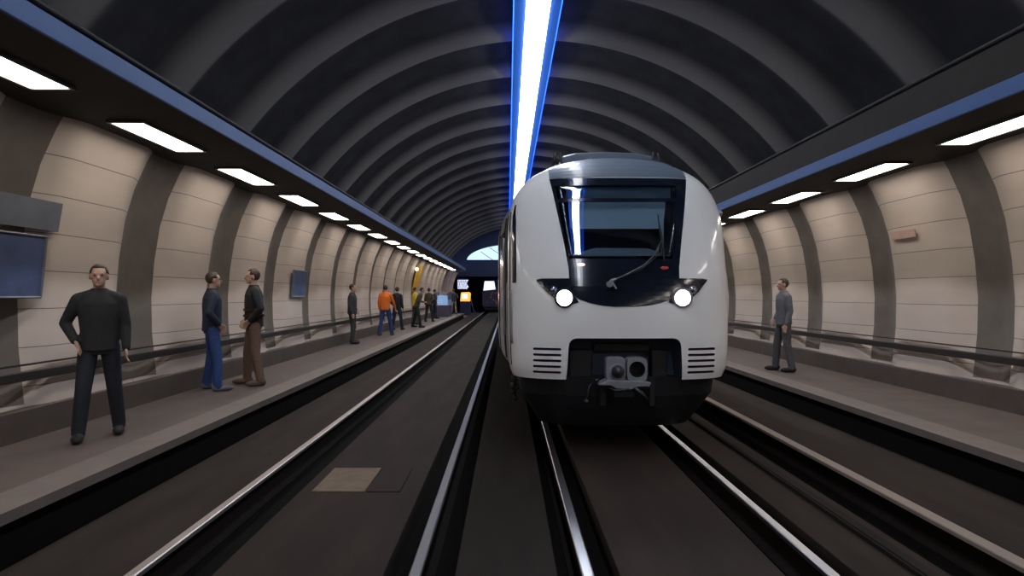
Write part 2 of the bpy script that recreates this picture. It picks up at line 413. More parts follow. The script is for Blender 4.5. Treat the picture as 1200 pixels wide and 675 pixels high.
# ------------------------------------------------------------------ wall posters and marks
def wall_x(z, sgn, in_=0.0):
    return CX+sgn*(lerp_tab([(z_, o) for o, z_ in PROF[1:]], z)-in_)
def poster(name, sgn, y0, y1, z0, z1, m, frame, label, cat):
    t = empty(name, (wall_x(z0, sgn, .03), (y0+y1)/2, z0), label=label, cat=cat)
    dx = wall_x(z1, sgn, .03)-wall_x(z0, sgn, .03); h = z1-z0; w = (y1-y0)/2
    bm = bmesh.new(); s = -sgn
    v = [bm.verts.new(p) for p in ((0,-w,0),(0,w,0),(dx,w,h),(dx,-w,h),(s*.02,-w,0),(s*.02,w,0),(s*.02+dx,w,h),(s*.02+dx,-w,h))]
    for f in ((0,3,2,1),(4,5,6,7),(0,1,5,4),(1,2,6,5),(2,3,7,6),(3,0,4,7)): bm.faces.new([v[i] for i in f])
    link('panel', bm, m, t)
    if frame:
        bm = bmesh.new()
        q = [Vector((s*.02, -w, 0)), Vector((s*.02, w, 0)), Vector((s*.02+dx, w, h)), Vector((s*.02+dx, -w, h))]
        for i in range(4): tube(bm, [q[i], q[(i+1) % 4]], .014, 6)
        link('frame', bm, frame, t)
    return t
poster('poster', -1, 5.0, 6.25, 1.72, 2.35, M['posterblue'], M['postergrey'], 'blue rectangular poster on the left wall beside the nearest person', 'poster')
poster('wall_panel', -1, 4.6, 6.4, 2.42, 2.72, M['postergrey'], None, 'grey panel on the left wall above the blue poster', 'wall panel')
poster('poster', -1, 13.5, 14.4, 1.7, 2.3, M['posterblue'], M['postergrey'], 'small blue poster on the left wall behind the pair of people', 'poster')
poster('wall_sign', -1, 30.4, 32.2, 1.95, 3.25, M['yellow'], M['yellow'], 'tall yellow panel on the far part of left wall', 'sign')
poster('wall_sign', 1, 9.0, 9.55, 2.62, 2.74, M['redmark'], None, 'small faded red plate on the right wall', 'sign')
bm = bmesh.new(); ball(bm, (wall_x(3.0, -1, .16), 30.0, 3.02), .08, 14)
tag(link('globe_lamp', bm, M['warmglow'], smooth=True), 'small round lit lamp on the left wall beside the yellow panel', 'lamp')

# ------------------------------------------------------------------ the train
TX, TY = 1.27, 6.45
T = empty('metro_train', (TX, TY, 0), label='white metro train with black windscreen surround and two lit headlights', cat='train')
ZB, ZT = .82, 3.27
WT = [(.82, 1.215), (.90, 1.245), (1.1, 1.262), (1.6, 1.27), (2.2, 1.27), (2.55, 1.27), (2.75, 1.25), (2.95, 1.18), (3.1, 1.07), (3.2, .96), (3.27, .84)]
V0 = [(.82, .05), (1.0, .01), (1.4, .0), (1.9, .04), (2.3, .13), (2.7, .245), (3.05, .36), (3.15, .42), (3.22, .52), (3.27, .66)]
def Wd(z): return smooth_tab(WT, z)
def surf(u, z, off=0.0):
    w = Wd(z); a = min(1, abs(u)/w)
    v = smooth_tab(V0, z) + .62*(1-(1-a**3.1)**(1/3.1))
    return Vector((u, v-off, z))
def crown(u, z):
    t = max(0, (z-3.0)/.27); return z + .10*t*t*(1-(u/.9)**2 if abs(u) < .9 else 0)
NU = 56
def a_of(k):   # denser to the sides
    s = -1+2*k/NU; return math.copysign(math.sin(abs(s)*PI/2)**.85, s)
zs = [.82, .835, .86, .9, .96, 1.04] + [1.1+.08*i for i in range(23)] + [2.93, 2.99, 3.05, 3.10, 3.15, 3.19, 3.22, 3.25, 3.27]
def make_body():
    bm = bmesh.new()
    rows = []
    for z in zs:
        w = Wd(z); r = []
        for k in range(NU+1):
            u = a_of(k)*w; p = surf(u, z); p.z = crown(u, z); r.append(p)
        rows.append(r)
    g = grid(bm, rows)
    nz = len(zs)
    loop = [g[i][0] for i in range(nz)] + g[-1][1:] + [g[i][-1] for i in range(nz-2, -1, -1)] + g[0][1:-1][::-1]
    n = len(loop); prev = loop
    st = [(1.42, 1.012, .02), (1.7, 1.03, .035), (2.1, 1.055, .045), (2.8, 1.10, .05), (3.4, 1.125, .05), (8, 1.125, .05), (19, 1.125, .05)]
    for V, su, dz in st:
        cur = []
        for q in loop:
            base = q.co; cur.append(bm.verts.new((base.x*su, max(V, base.y+.02), base.z+dz*max(0, (base.z-2.5)/.8))))
        for i in range(n): bm.faces.new((prev[i], prev[(i+1) % n], cur[(i+1) % n], cur[i]))
        prev = cur
    bm.faces.new(prev)
    bmesh.ops.recalc_face_normals(bm, faces=bm.faces[:])
    return bm
# cutters
def rounded_poly(pts, r, n=6):
    out = []; m = len(pts)
    for i in range(m):
        p0, p1, p2 = Vector(pts[i-1]), Vector(pts[i]), Vector(pts[(i+1) % m])
        a = p1+(p0-p1).normalized()*r; b = p1+(p2-p1).normalized()*r
        for k in range(n+1):
            t = k/n; out.append(tuple((1-t)**2*a+2*t*(1-t)*p1+t*t*b))
    return out
cut = bmesh.new()
def cut_prism(poly, y0, y1, mi):   # poly in (u,z)
    a = [cut.verts.new((u, y0, z)) for u, z in poly]; b = [cut.verts.new((u, y1, z)) for u, z in poly]; n = len(poly)
    for i in range(n): cut.faces.new((a[i], a[(i+1) % n], b[(i+1) % n], b[i])).material_index = mi
    cut.faces.new(a[::-1]).material_index = mi; cut.faces.new(b).material_index = mi
bay = [(-.64, .70)] + rounded_poly([(-.64, .9), (-.60, 1.275), (.60, 1.275), (.64, .9)], .09)[7:21] + [(.64, .70)]
cut_prism(bay, -.5, .40, 1)
GW = [(2.99, .655), (2.85, .635), (2.6, .605), (2.3, .56), (2.14, .535)]     # clear glass half-width per height
GL_ = .07
glass_poly = [(-w-GL_, z) for z, w in GW] + [(w, z) for z, w in GW[::-1]]
cut_prism(glass_poly, -.5, 1.25, 2)
def slots(u0, u1):
    for k in range(5):
        z = .885+k*.064
        cut_prism(rounded_poly([(u0, z), (u1, z), (u1, z+.026), (u0, z+.026)], .010, 2), -.2, .30 if max(abs(u0), abs(u1)) < 1 else .5, 1)
slots(-.99, -.69); slots(.69, 1.01)
def bool_cut(bmA, mats, bmB):
    a = link('body', bmA, mats); b = link('cutter', bmB, mats)
    md = a.modifiers.new('cut', 'BOOLEAN'); md.operation = 'DIFFERENCE'; md.object = b; md.solver = 'EXACT'
    dg = bpy.context.evaluated_depsgraph_get(); me = bpy.data.meshes.new_from_object(a.evaluated_get(dg))
    a.modifiers.clear(); a.data = me; bpy.data.objects.remove(b)
    return a
body = bool_cut(make_body(), [M['white'], M['bay'], M['cab']], cut)
body.parent = T
for p in body.data.polygons: p.use_smooth = True
em = body.modifiers.new('edge', 'EDGE_SPLIT'); em.split_angle = math.radians(38)

def patch(name, rows, off, m, parent, nu=24, th=.012, crowned=False):
    # rows: list of (z, u0, u1); surface laid on the front of the body
    bm = bmesh.new(); R = []
    for z, u0, u1 in rows:
        r = []
        for k in range(nu+1):
            u = u0+(u1-u0)*k/nu; p = surf(u, z, off)
            if crowned: p.z = crown(u, z)
            r.append(p)
        R.append(r)
    grid(bm, R)
    bmesh.ops.recalc_face_normals(bm, faces=bm.faces[:])
    g = bmesh.ops.extrude_face_region(bm, geom=bm.faces[:])
    bmesh.ops.translate(bm, verts=[e for e in g['geom'] if isinstance(e, bmesh.types.BMVert)], vec=(0, th, 0))
    return link(name, bm, m, parent, smooth=False)
def multi(name, parts, off, m, parent, th=.012):
    bm = bmesh.new()
    for rows, nu in parts:
        sub = bmesh.new(); R = [[surf(u0+(u1-u0)*k/nu, z, off) for k in range(nu+1)] for z, u0, u1 in rows]
        vs = grid(bm, R); n = len(vs); mm = len(vs[0])
        back = [[bm.verts.new(v.co+Vector((0, th, 0))) for v in r] for r in vs]
        for i in range(n-1):
            for k in range(mm-1): bm.faces.new((back[i][k], back[i+1][k], back[i+1][k+1], back[i][k+1]))
            bm.faces.new((vs[i][0], vs[i+1][0], back[i+1][0], back[i][0])); bm.faces.new((vs[i][-1], back[i][-1], back[i+1][-1], vs[i+1][-1]))
        for k in range(mm-1):
            bm.faces.new((vs[0][k], back[0][k], back[0][k+1], vs[0][k+1])); bm.faces.new((vs[-1][k], vs[-1][k+1], back[-1][k+1], back[-1][k]))
        sub.free()
    bmesh.ops.remove_doubles(bm, verts=bm.verts[:], dist=.0004)
    return link(name, bm, m, parent)
def drange(a, b, n): return [a+(b-a)*i/n for i in range(n+1)]
OUTW = [(1.92, .58), (2.1, .615), (2.3, .645), (2.6, .70), (2.9, .755), (3.08, .79)]
ow = lambda z: lerp_tab(OUTW, z)
gw = lambda z: lerp_tab(sorted(GW), z)
side_l = [(z, -ow(z), -gw(z)-GL_) for z in drange(2.14, 2.99, 16)]
side_r = [(z, gw(z), ow(z)) for z in drange(2.14, 2.99, 16)]
topb = [(z, -ow(z), ow(z)) for z in drange(2.99, 3.08, 4)]
low = [(2.14, -ow(2.14), ow(2.14)), (2.05, -ow(2.05), ow(2.05)), (1.92, -.60, .60), (1.84, -.60, .60), (1.78, -.58, .58), (1.73, -.54, .54), (1.69, -.48, .48), (1.655, -.38, .38), (1.63, -.26, .26), (1.615, -.12, .12)]
multi('windscreen_surround', [(side_l, 4), (side_r, 4), (topb, 30), (low, 40)], .006, M['blackgloss'], T)
bar = [(z, -gw(z)-GL_, gw(z)) for z in drange(2.795, 2.835, 2)]
multi('crossbar', [(bar, 24)], .004, M['blackgloss'], T)
gl = [(z, -gw(z)-GL_, gw(z)) for z in drange(2.14, 2.99, 14)]
g_ = multi('windscreen', [(gl, 24)], .004, M['glass'], T, th=.005)
for p in g_.data.polygons: p.use_smooth = True
# grey roof cowl above the windscreen
cw = patch('roof_cowl', [(z, -ow(min(z, 3.08))*1.0-.0, ow(min(z, 3.08))) for z in (3.085, 3.12, 3.16, 3.2, 3.235, 3.268)], .008, M['roofgrey'], T, nu=30, th=.03, crowned=True)
# cowl continues over the roof
bm = bmesh.new(); R = []
for v, dz in ((.66, .0), (.95, .02), (1.3, .035), (2.0, .055), (6, .055)):
    R.append([(u, v+.0+ (surf(u, 3.27).y-surf(0, 3.27).y)*max(0, 1-(v-.66)/.6), crown(u, 3.27)+dz+.012) for u in [-.79+1.58*k/24 for k in range(25)]])
grid(bm, R); g = bmesh.ops.extrude_face_region(bm, geom=bm.faces[:]); bmesh.ops.translate(bm, verts=[e for e in g['geom'] if isinstance(e, bmesh.types.BMVert)], vec=(0, 0, -.03))
link('roof_panel', bm, M['roofgrey'], T, smooth=False)
# cab interior
bm = bmesh.new(); box(bm, (-.60, .40, 2.845), (.60, .45, 2.985)); link('destination_display', bm, M['display'], T, bev=.01)
bm = bmesh.new(); prism_y(bm, rounded_poly([(-.55, 2.50), (.50, 2.50), (.53, 2.80), (-.58, 2.80)], .015, 2), .36, .385); link('sun_blind', bm, M['blind'], T)
bm = bmesh.new(); prism_y(bm, [(-.50, 2.13), (.50, 2.13), (.50, 2.20), (.3, 2.27), (-.3, 2.27), (-.50, 2.21)], .26, .95); link('dashboard', bm, M['console'], T, bev=.01)
bm = bmesh.new(); box(bm, (.50, .42, 2.16), (.525, .46, 2.80)); link('cab_pillar', bm, M['blind'], T)
# wiper
WP = empty('wiper', (-.14, 0, 1.9)); WP.parent = T
def sv(u, z, off): p = surf(u, z, off); return (p.x+.14, p.y, p.z-1.9)
bm = bmesh.new(); tube(bm, [sv(-.17, 1.845, .03), sv(-.12, 1.90, .05), sv(.02, 1.965, .055), sv(.20, 2.06, .055), sv(.33, 2.18, .05), sv(.42, 2.34, .05)], [.014, .015, .012, .010, .008, .007], 8); link('arm', bm, M['darkmetal'], WP, smooth=True)
bm = bmesh.new(); tube(bm, [sv(-.02, 1.93, .03), sv(.18, 2.02, .03), sv(.35, 2.16, .03), sv(.43, 2.36, .03)], .006, 6); link('parallel_arm', bm, M['darkmetal'], WP, smooth=True)
bm = bmesh.new(); tube(bm, [sv(.405, 2.64, .018), sv(.41, 2.5, .03), sv(.42, 2.38, .045), sv(.435, 2.15, .03), sv(.44, 2.05, .018)], [.006, .010, .016, .010, .006], 6); link('blade', bm, M['rubber'], WP, smooth=True)
bm = bmesh.new(); p = Vector(sv(-.17, 1.86, .02)); tube(bm, [p+Vector((0, .03, 0)), p-Vector((0, .05, 0))], .032, 14)
tube(bm, [sv(-.20, 1.845, .045), sv(-.15, 1.90, .055), sv(-.10, 1.915, .055)], [.012, .018, .012], 8); tube(bm, [sv(-.15, 1.885, .055), sv(-.10, 1.81, .05)], [.016, .008], 8)
link('pivot', bm, M['metal'], WP, smooth=False)
# headlights
def headlight(s):
    name = 'headlight'
    rows = [(1.925, .60, .90), (1.912, .595, .955), (1.89, .59, .945), (1.86, .585, .915), (1.82, .58, .88), (1.78, .565, .85), (1.74, .55, .80), (1.70, .52, .755), (1.665, .50, .71), (1.645, .56, .66)]
    rr = [(z, -b, -a) if s < 0 else (z, a-.03, b-.03) for z, a, b in rows]
    h = multi(name, [(rr, 16)], .008, M['blackgloss'], T); 
    for u, z, r in ((.655, 1.712, .086), (.77, 1.80, .035)):
        u2 = u if s < 0 else u-.03
        p = surf(s*u2, z, .012)
        bm = bmesh.new(); tube(bm, [p+Vector((0, .02, 0)), p-Vector((0, .012, 0))], [r*1.25, r*1.3], 24)
        link('reflector', bm, M['headin'], h)
        bm = bmesh.new(); ball(bm, p-Vector((0, .010, 0)), (r, .022, r), 20)
        link('lens', bm, M['head'] if r > .05 else M['headin'], h, smooth=True)
headlight(-1); headlight(1)
for u, z, m in ((-.47, 2.075, 'redpale'), (.44, 2.04, 'red')):
    p = surf(u, z, .010); bm = bmesh.new(); ball(bm, p, (.045, .014, .018), 14); link('marker_light', bm, M[m], T, smooth=True)
# seam on left flank: narrow black door window, seals, handle; small mirrors on the right
def flank(z, v, s, off=.0):
    base = Wd(z)*1.0
    sc = smooth_tab([(.62, 1.0), (1.42, 1.012), (1.7, 1.03), (2.1, 1.055), (2.8, 1.10), (3.4, 1.125), (8, 1.125)], v)
    return Vector((s*(base*sc+off), v, z))
def flank_strip(name, z0, z1, v0, v1, s, m, off=.006, n=10):
    bm = bmesh.new(); R = [[flank(z0+(z1-z0)*i/n, v0+(v1-v0)*j/4, s, off) for j in range(5)] for i in range(n+1)]
    vs = grid(bm, R); g = bmesh.ops.extrude_face_region(bm, geom=bm.faces[:]); bmesh.ops.translate(bm, verts=[e for e in g['geom'] if isinstance(e, bmesh.types.BMVert)], vec=(-s*.012, 0, 0))
    return link(name, bm, m, T)
for s in (-1, 1):
    flank_strip('cab_side_window', 1.9, 2.72, .95, 1.35, s, M['blackgloss'])
    d = flank_strip('cab_door', .92, 2.75, 1.6, 2.5, s, M['white'], off=.012)
    bm = bmesh.new()
    for v in (1.58, 2.52): tube(bm, [flank(z, v, s, .010) for z in drange(.9, 2.77, 10)], .016, 6)
    link('door_seal', bm, M['rubber'], T)
    bm = bmesh.new(); tube(bm, [flank(z, 1.50, s, .03) for z in drange(1.2, 2.5, 6)], .014, 8); link('grab_rail', bm, M['metal'], T, smooth=True)
    w = flank_strip('door_window', 1.85, 2.6, 1.75, 2.35, s, M['blackgloss'], off=.02)
    v = 4.0
    while v < 18:
        bm = bmesh.new(); a, b = sorted((s*1.428, s*1.44)); box(bm, (a, v, 1.75), (b, v+1.3, 2.55)); link('side_window', bm, M['blackgloss'], T); v += 2.1
for z in (2.52, 2.72):
    bm = bmesh.new(); p = flank(z, .72, 1, .0); ball(bm, p+Vector((.012, 0, 0)), (.035, .05, .045), 12); link('side_camera', bm, M['metal'], T, smooth=True)
# narrow black slot window and seams beside the left corner pillar
sl = [(z, -Wd(z)*.958, -Wd(z)*(.925+.02*max(0, (z-2.6)/.2))) for z in drange(1.88, 2.80, 14)]
multi('corner_slot_window', [(sl, 4)], .006, M['blackgloss'], T)
bm = bmesh.new(); tube(bm, [surf(-Wd(z)*.978, z, .004) for z in drange(.95, 2.72, 20)], .008, 6); link('corner_seam', bm, M['rubber'], T)
bm = bmesh.new(); tube(bm, [surf(-Wd(z)*.968, z, .018) for z in drange(1.2, 1.8, 6)], .012, 8); link('corner_grab_rail', bm, M['metal'], T, smooth=True)
# roof gear
bm = bmesh.new(); R = []
prof = [(-.60, 3.34), (-.57, 3.53), (-.4, 3.575), (0, 3.59), (.4, 3.575), (.60, 3.53), (.63, 3.34)]
prism_y(bm, prof, 1.25, 3.6); link('roof_equipment', bm, M['roofgrey'], T, bev=.02)
for s in (-1, 1):
    bm = bmesh.new(); tube(bm, [(s*.70, 1.2, 3.33), (s*.66, 1.2, 3.55), (s*.60, 1.2, 3.57), (s*.57, 1.2, 3.33)], .018, 8)
    link('roof_bracket', bm, M['darkmetal'], T, smooth=True)
# underframe
bm = bmesh.new(); R = []
for z, w, dv in ((.83, 1.14, .16), (.62, 1.12, .20), (.48, 1.04, .26), (.34, .96, .34), (.24, .90, .42)):
    r = []
    for k in range(33):
        u = w*math.sin((-1+2*k/32)*PI/2); a = abs(u)/w
        r.append((u, dv+.5*(1-(1-a**3)**(1/3)), z))
    r += [(w*1.04, 3.2, z), (-w*1.04, 3.2, z)]
    R.append(r)
vs = grid(bm, R, closed=True); bm.faces.new(vs[0]); bm.faces.new(vs[-1]); link('front_skirt', bm, M['skirtblack'], T)
bm = bmesh.new(); box(bm, (-1.2, 3.3, .45), (1.2, 18.5, .83)); link('underframe', bm, M['skirtblack'], T, bev=.03)
for v0 in (3.6, 15.2):
    for dv in (0, 2.0):
        for s in (-1, 1):
            bm = bmesh.new(); tube(bm, [(s*.70, v0+dv, .425), (s*.83, v0+dv, .425)], .42, 28); tube(bm, [(s*.69, v0+dv, .425), (s*.70, v0+dv, .425)], .44, 28)
            link('wheel', bm, M['darkmetal'], T)
        bm = bmesh.new(); tube(bm, [(-.7, v0+dv, .425), (.7, v0+dv, .425)], .08, 12); link('axle', bm, M['darkmetal'], T)
# hoses hanging at the left of the skirt
for s, v, z in ((-1.19, .75, .70), (-1.20, .95, .58), (-1.17, 1.15, .46)):
    bm = bmesh.new(); tube(bm, [(s+.05, v, z+.12), (s-.02, v, z+.06), (s, v-.02, z-.02)], .022, 8); ball(bm, (s, v-.02, z-.03), .032, 10); link('hanging_fitting', bm, M['darkmetal'], T, smooth=True)
# inside of bay: side beams, coupler
bm = bmesh.new(); box(bm, (-.58, .24, .80), (-.32, .39, 1.13)); link('bay_beam', bm, M['skirtblack'], T, bev=.015)
bm = bmesh.new(); box(bm, (.34, .24, .80), (.52, .39, 1.13)); link('bay_beam', bm, M['skirtblack'], T, bev=.015)
bm = bmesh.new(); box(bm, (-.30, .30, 1.10), (.34, .395, 1.20)); link('bay_crossbeam', bm, M['skirtblack'], T, bev=.015)
C = empty('coupler', (0, -.04, .93)); C.parent = T
bm = bmesh.new()
def plate(bm, cx, cz, w, h, y0, y1, r):
    prism_y(bm, rounded_poly([(cx-w, cz-h), (cx+w, cz-h), (cx+w, cz+h), (cx-w, cz+h)], r, 5), y0, y1)
plate(bm, -.105, .015, .105, .125, .02, .16, .05)
link('left_face_plate', bm, M['metal'], C, bev=.008)
# right plate with round socket
bm = bmesh.new(); cx_, cz_ = .12, .015; L = 48; ang_ = [2*PI*i/L for i in range(L)]
def sqr(a, w, h): return (abs(math.cos(a)/w)**5+abs(math.sin(a)/h)**5)**(-1/5)
so = [bm.verts.new((cx_+sqr(a, .108, .125)*math.cos(a), .0, cz_+sqr(a, .108, .125)*math.sin(a))) for a in ang_]
bo = [bm.verts.new((v.co.x, .16, v.co.z)) for v in so]
si = [bm.verts.new((cx_+.086*math.cos(a), .0, cz_+.086*math.sin(a))) for a in ang_]
bi = [bm.verts.new((cx_+.070*math.cos(a), .13, cz_+.070*math.sin(a))) for a in ang_]
for i in range(L):
    j = (i+1) % L
    bm.faces.new((so[i], so[j], si[j], si[i])); bm.faces.new((so[j], so[i], bo[i], bo[j])); bm.faces.new((si[i], si[j], bi[j], bi[i])).material_index = 1
bm.faces.new(bo)
bm.faces.new(bi).material_index = 1
link('right_face_plate', bm, [M['metal'], M['rubber']], C)
bm = bmesh.new(); ball(bm, (-.09, .0, -.01), (.070, .10, .070), 20); link('guide_cone', bm, M['darkmetal'], C, smooth=True)
bm = bmesh.new(); tube(bm, [(-.09, .03, -.01), (-.09, .0, -.01)], [.09, .085], 24); link('cone_collar', bm, M['metal'], C)
bm = bmesh.new(); prism_y(bm, [(-.30, -.15), (-.20, -.10), (.20, -.11), (.27, -.13), (.25, -.17), (.12, -.17), (.05, -.20), (-.10, -.19), (-.16, -.16)], -.01, .18); link('lower_bracket', bm, M['metal'], C, bev=.008)
bm = bmesh.new(); tube(bm, [(0, .12, 0), (0, .9, .0)], .10, 16); link('draw_bar', bm, M['darkmetal'], C, smooth=False)
bm = bmesh.new(); tube(bm, [(-.22, .05, -.17), (-.12, -.02, -.21), (.0, -.02, -.20), (.10, .05, -.17)], .012, 8); tube(bm, [(.08, .02, -.17), (.16, -.02, -.24), (.24, .02, -.32)], [.022, .026, .018], 8); link('air_hose', bm, M['darkmetal'], C, smooth=True)
bm = bmesh.new(); tube(bm, [(-.30, .10, -.12), (-.38, .08, -.18), (-.42, .05, -.33)], .016, 8); ball(bm, (-.42, .05, -.34), .03, 10); ball(bm, (-.31, .05, -.11), .03, 10); link('side_hose', bm, M['darkmetal'], C, smooth=True)
bm = bmesh.new(); box(bm, (-.12, .05, -.30), (.10, .4, -.18)); link('buffer_box', bm, M['skirtblack'], C, bev=.01)
for x0, x1, z1 in ((-.25, -.18, -.15), (.30, .36, -.12)):
    bm = bmesh.new(); box(bm, (x0, .2, -.42), (x1, .35, z1)); link('strut', bm, M['skirtblack'], C, bev=.01)
# headlight beams
for s, u in ((-1, .655), (1, .625)):
    sp = bpy.data.lights.new('headlight_beam', 'SPOT'); sp.energy = 60; sp.spot_size = math.radians(70); sp.spot_blend = .8; sp.color = (.85, .93, 1); sp.shadow_soft_size = .05
    so_ = bpy.data.objects.new('headlight_beam', sp); col.objects.link(so_); so_.parent = T
    p = surf(s*u, 1.735, .06); so_.location = p; so_.rotation_euler = (math.radians(78), 0, PI)

# ------------------------------------------------------------------ people
def remeshed(name, bm, m, parent, voxel, smooth=4):
    o = link(name, bm, m)
    md = o.modifiers.new('r', 'REMESH'); md.mode = 'VOXEL'; md.voxel_size = voxel
    if smooth:
        s_ = o.modifiers.new('s', 'SMOOTH'); s_.iterations = smooth; s_.factor = .5
    dg = bpy.context.evaluated_depsgraph_get(); me = bpy.data.meshes.new_from_object(o.evaluated_get(dg))
    o.modifiers.clear(); o.data = me
    for p in me.polygons: p.use_smooth = True
    o.parent = parent
    return o
def limb(bm, pts, rs, n=12):
    for (a, ra), (b, rb) in zip(zip(pts, rs), zip(pts[1:], rs[1:])):
        tube(bm, [a, b], [ra, rb], n); 
    for p, r in zip(pts, rs): ball(bm, Vector(p), r, n)
def loft(bm, rings, n=20):   # rings: (cx, cy, z, rx, ry)
    vs = []
    for cx, cy, z, rx, ry in rings:
        vs.append([bm.verts.new((cx+rx*math.cos(2*PI*k/n), cy+ry*math.sin(2*PI*k/n), z)) for k in range(n)])
    for a, b in zip(vs, vs[1:]):
        for k in range(n): bm.faces.new((a[k], a[(k+1) % n], b[(k+1) % n], b[k]))
    bm.faces.new(vs[0][::-1]); bm.faces.new(vs[-1])
ARMS = {
 'down':    lambda s: [(s*.178, 0, 1.405), (s*.225, -.02, 1.13), (s*.235, .06, .89)],
 'pocket':  lambda s: [(s*.178, 0, 1.405), (s*.29, -.06, 1.16), (s*.19, .08, .98)],
 'forward': lambda s: [(s*.178, 0, 1.405), (s*.24, .02, 1.15), (s*.16, .26, 1.12)],
 'phone':   lambda s: [(s*.178, 0, 1.405), (s*.23, .04, 1.16), (s*.07, .24, 1.28)],
 'swing':   lambda s: [(s*.178, 0, 1.405), (s*.25, .10*s, 1.15), (s*.25, .22*s+.04, .94)],
}
def person(loc, rz, scale, arms, stride, cl, label, near=True, lean=0.0, spread=.10, hairm=None, long_coat=False, stripe=None, bag=None, headturn=0):
    vox = .009 if near else .016
    t = empty('person', loc, rz, label=label, cat='person', group='people standing on the platforms'); t.scale = (scale,)*3
    del t['group']
    ln = lambda z: lean*max(0, z-.95)     # forward lean
    def L(p): return (p[0], p[1]+ln(p[2]), p[2])
    hips = [(s*.09, 0, .92) for s in (-1, 1)]
    kn = [(s*(.09+spread*.45), s*stride*.5+.03, .50) for s in (-1, 1)]
    an = [(s*(.09+spread*.9), s*stride-.01, .09) for s in (-1, 1)]
    armp = [[L(p) for p in ARMS[arms[0]](-1)], [L(p) for p in ARMS[arms[1]](1)]]
    # body: one continuous surface
    bm = bmesh.new()
    loft(bm, [(0, ln(z), z, rx, ry) for z, rx, ry in ((.88, .14, .10), (.98, .15, .11), (1.1, .13, .10), (1.25, .155, .11), (1.38, .165, .105), (1.44, .12, .085), (1.48, .06, .06))])
    nl = ln(1.5); hc = Vector((0, ln(1.62)+.02, 1.635))
    limb(bm, [(0, ln(1.45), 1.45), (0, nl+.01, 1.56)], [.058, .052])
    ball(bm, hc+Vector((0, -.008, .018)), (.076, .096, .098), 20)            # skull
    ball(bm, hc+Vector((0, .022, -.045)), (.058, .066, .070), 16)             # jaw
    ball(bm, hc+Vector((0, .068, -.088)), (.026, .022, .02), 10)             # chin
    tube(bm, [hc+Vector((0, .080, .012)), hc+Vector((0, .108, -.028))], [.008, .016], 8)   # nose
    ball(bm, hc+Vector((0, .104, -.03)), (.016, .014, .011), 8)
    ball(bm, hc+Vector((0, .084, -.060)), (.026, .012, .008), 10)            # mouth
    for s in (-1, 1):
        ball(bm, hc+Vector((s*.078, -.002, -.01)), (.010, .020, .032), 10)  # ears
        ball(bm, hc+Vector((s*.030, .082, .026)), (.022, .010, .007), 8)    # brow
    for i, s in ((0, -1), (1, 1)):
        a = armp[i]; limb(bm, a, [.05, .038, .026])
        e, w = Vector(a[1]), Vector(a[2]); d = (w-e).normalized()
        sd = Vector((0, 1, 0)) if abs(d.y) < .7 else Vector((1, 0, 0))
        sd = (sd-d*sd.dot(d)).normalized(); nn = d.cross(sd)*(s)
        palm = w+d*.05
        rm = Matrix((sd, nn, d)).transposed()
        ball(bm, palm, (.040, .016, .052), 12, rot=rm)
        for q, (o_, ln_) in enumerate(((-.030, .060), (-.010, .072), (.010, .076), (.029, .066))):
            b0 = palm+d*.035-sd*o_; b1 = b0+d*ln_*.5-nn*.006*(-1); b2 = b1+d*ln_*.42-nn*(-.020)
            limb(bm, [b0, b1, b2], [.0105, .0098, .0085], 8)
        th0 = w+d*.02+sd*.028; limb(bm, [th0, th0+d*.035+sd*.022, th0+d*.065+sd*.024-nn*(-.01)], [.013, .011, .009], 8)
        limb(bm, [hips[i], kn[i], an[i]], [.078, .052, .038])
        ball(bm, Vector(an[i])+Vector((0, .06, -.035)), (.04, .10, .03), 12)
    remeshed('body', bm, cl.get('skin', M['skin']), t, .0085 if near else .014, 2)
    # jacket
    bm = bmesh.new()
    hem = .62 if long_coat else .88
    loft(bm, [(0, ln(z), z, rx, ry) for z, rx, ry in ((hem, .19 if long_coat else .172, .14), (.95, .175, .135), (1.08, .165, .13), (1.25, .185, .135), (1.36, .185, .128), (1.43, .13, .105), (1.48, .085, .08), (1.515, .070, .07))])
    for a in armp:
        aa = [Vector(p) for p in a]; limb(bm, [aa[0]+Vector((0, 0, -.01)), aa[1], aa[2]-(aa[2]-aa[1]).normalized()*.015], [.066, .054, .042])
        limb(bm, [(0, ln(1.45), 1.45), aa[0]], [.075, .06])
    if bag: ball(bm, Vector((0, ln(1.2)-.17, 1.2)), (.13, .08, .2), 16)
    remeshed('jacket', bm, cl['top'], t, vox, 10 if near else 4)
    if stripe:
        for z in (1.03, 1.12):
            bm = bmesh.new(); R = []
            for zz in (z, z+.035): R.append([(.188*math.cos(a), ln(zz)+.150*math.sin(a), zz) for a in [2*PI*k/28 for k in range(28)]])
            grid(bm, R, closed=True); bmesh.ops.solidify(bm, geom=bm.faces[:], thickness=.01); link('jacket_stripe', bm, stripe, t, smooth=True)
    # trousers
    bm = bmesh.new(); loft(bm, [(0, ln(z) if z > .95 else 0, z, rx, ry) for z, rx, ry in ((.84, .15, .11), (.90, .165, .125), (1.0, .158, .12))])
    for i in (0, 1):
        a = Vector(an[i]); limb(bm, [hips[i], kn[i], (a.x, a.y+.01, .105)], [.092, .072, .064])
        ball(bm, Vector((a.x, a.y+.015, .075)), (.062, .068, .05), 12)
    remeshed('trousers', bm, cl['legs'], t, vox, 3)
    # shoes
    for i, s in ((0, -1), (1, 1)):
        a = Vector(an[i]); bm = bmesh.new()
        ball(bm, Vector((a.x, a.y-.005, .055)), (.052, .068, .06), 12); ball(bm, Vector((a.x, a.y+.10, .042)), (.055, .13, .045), 14)
        for v in bm.verts: v.co.z = max(v.co.z, 0)
        link('shoe', bm, cl['shoes'], t, smooth=True)
    # hair
    bm = bmesh.new(); ball(bm, hc+Vector((0, -.014, .028)), (.084, .100, .100), 20)
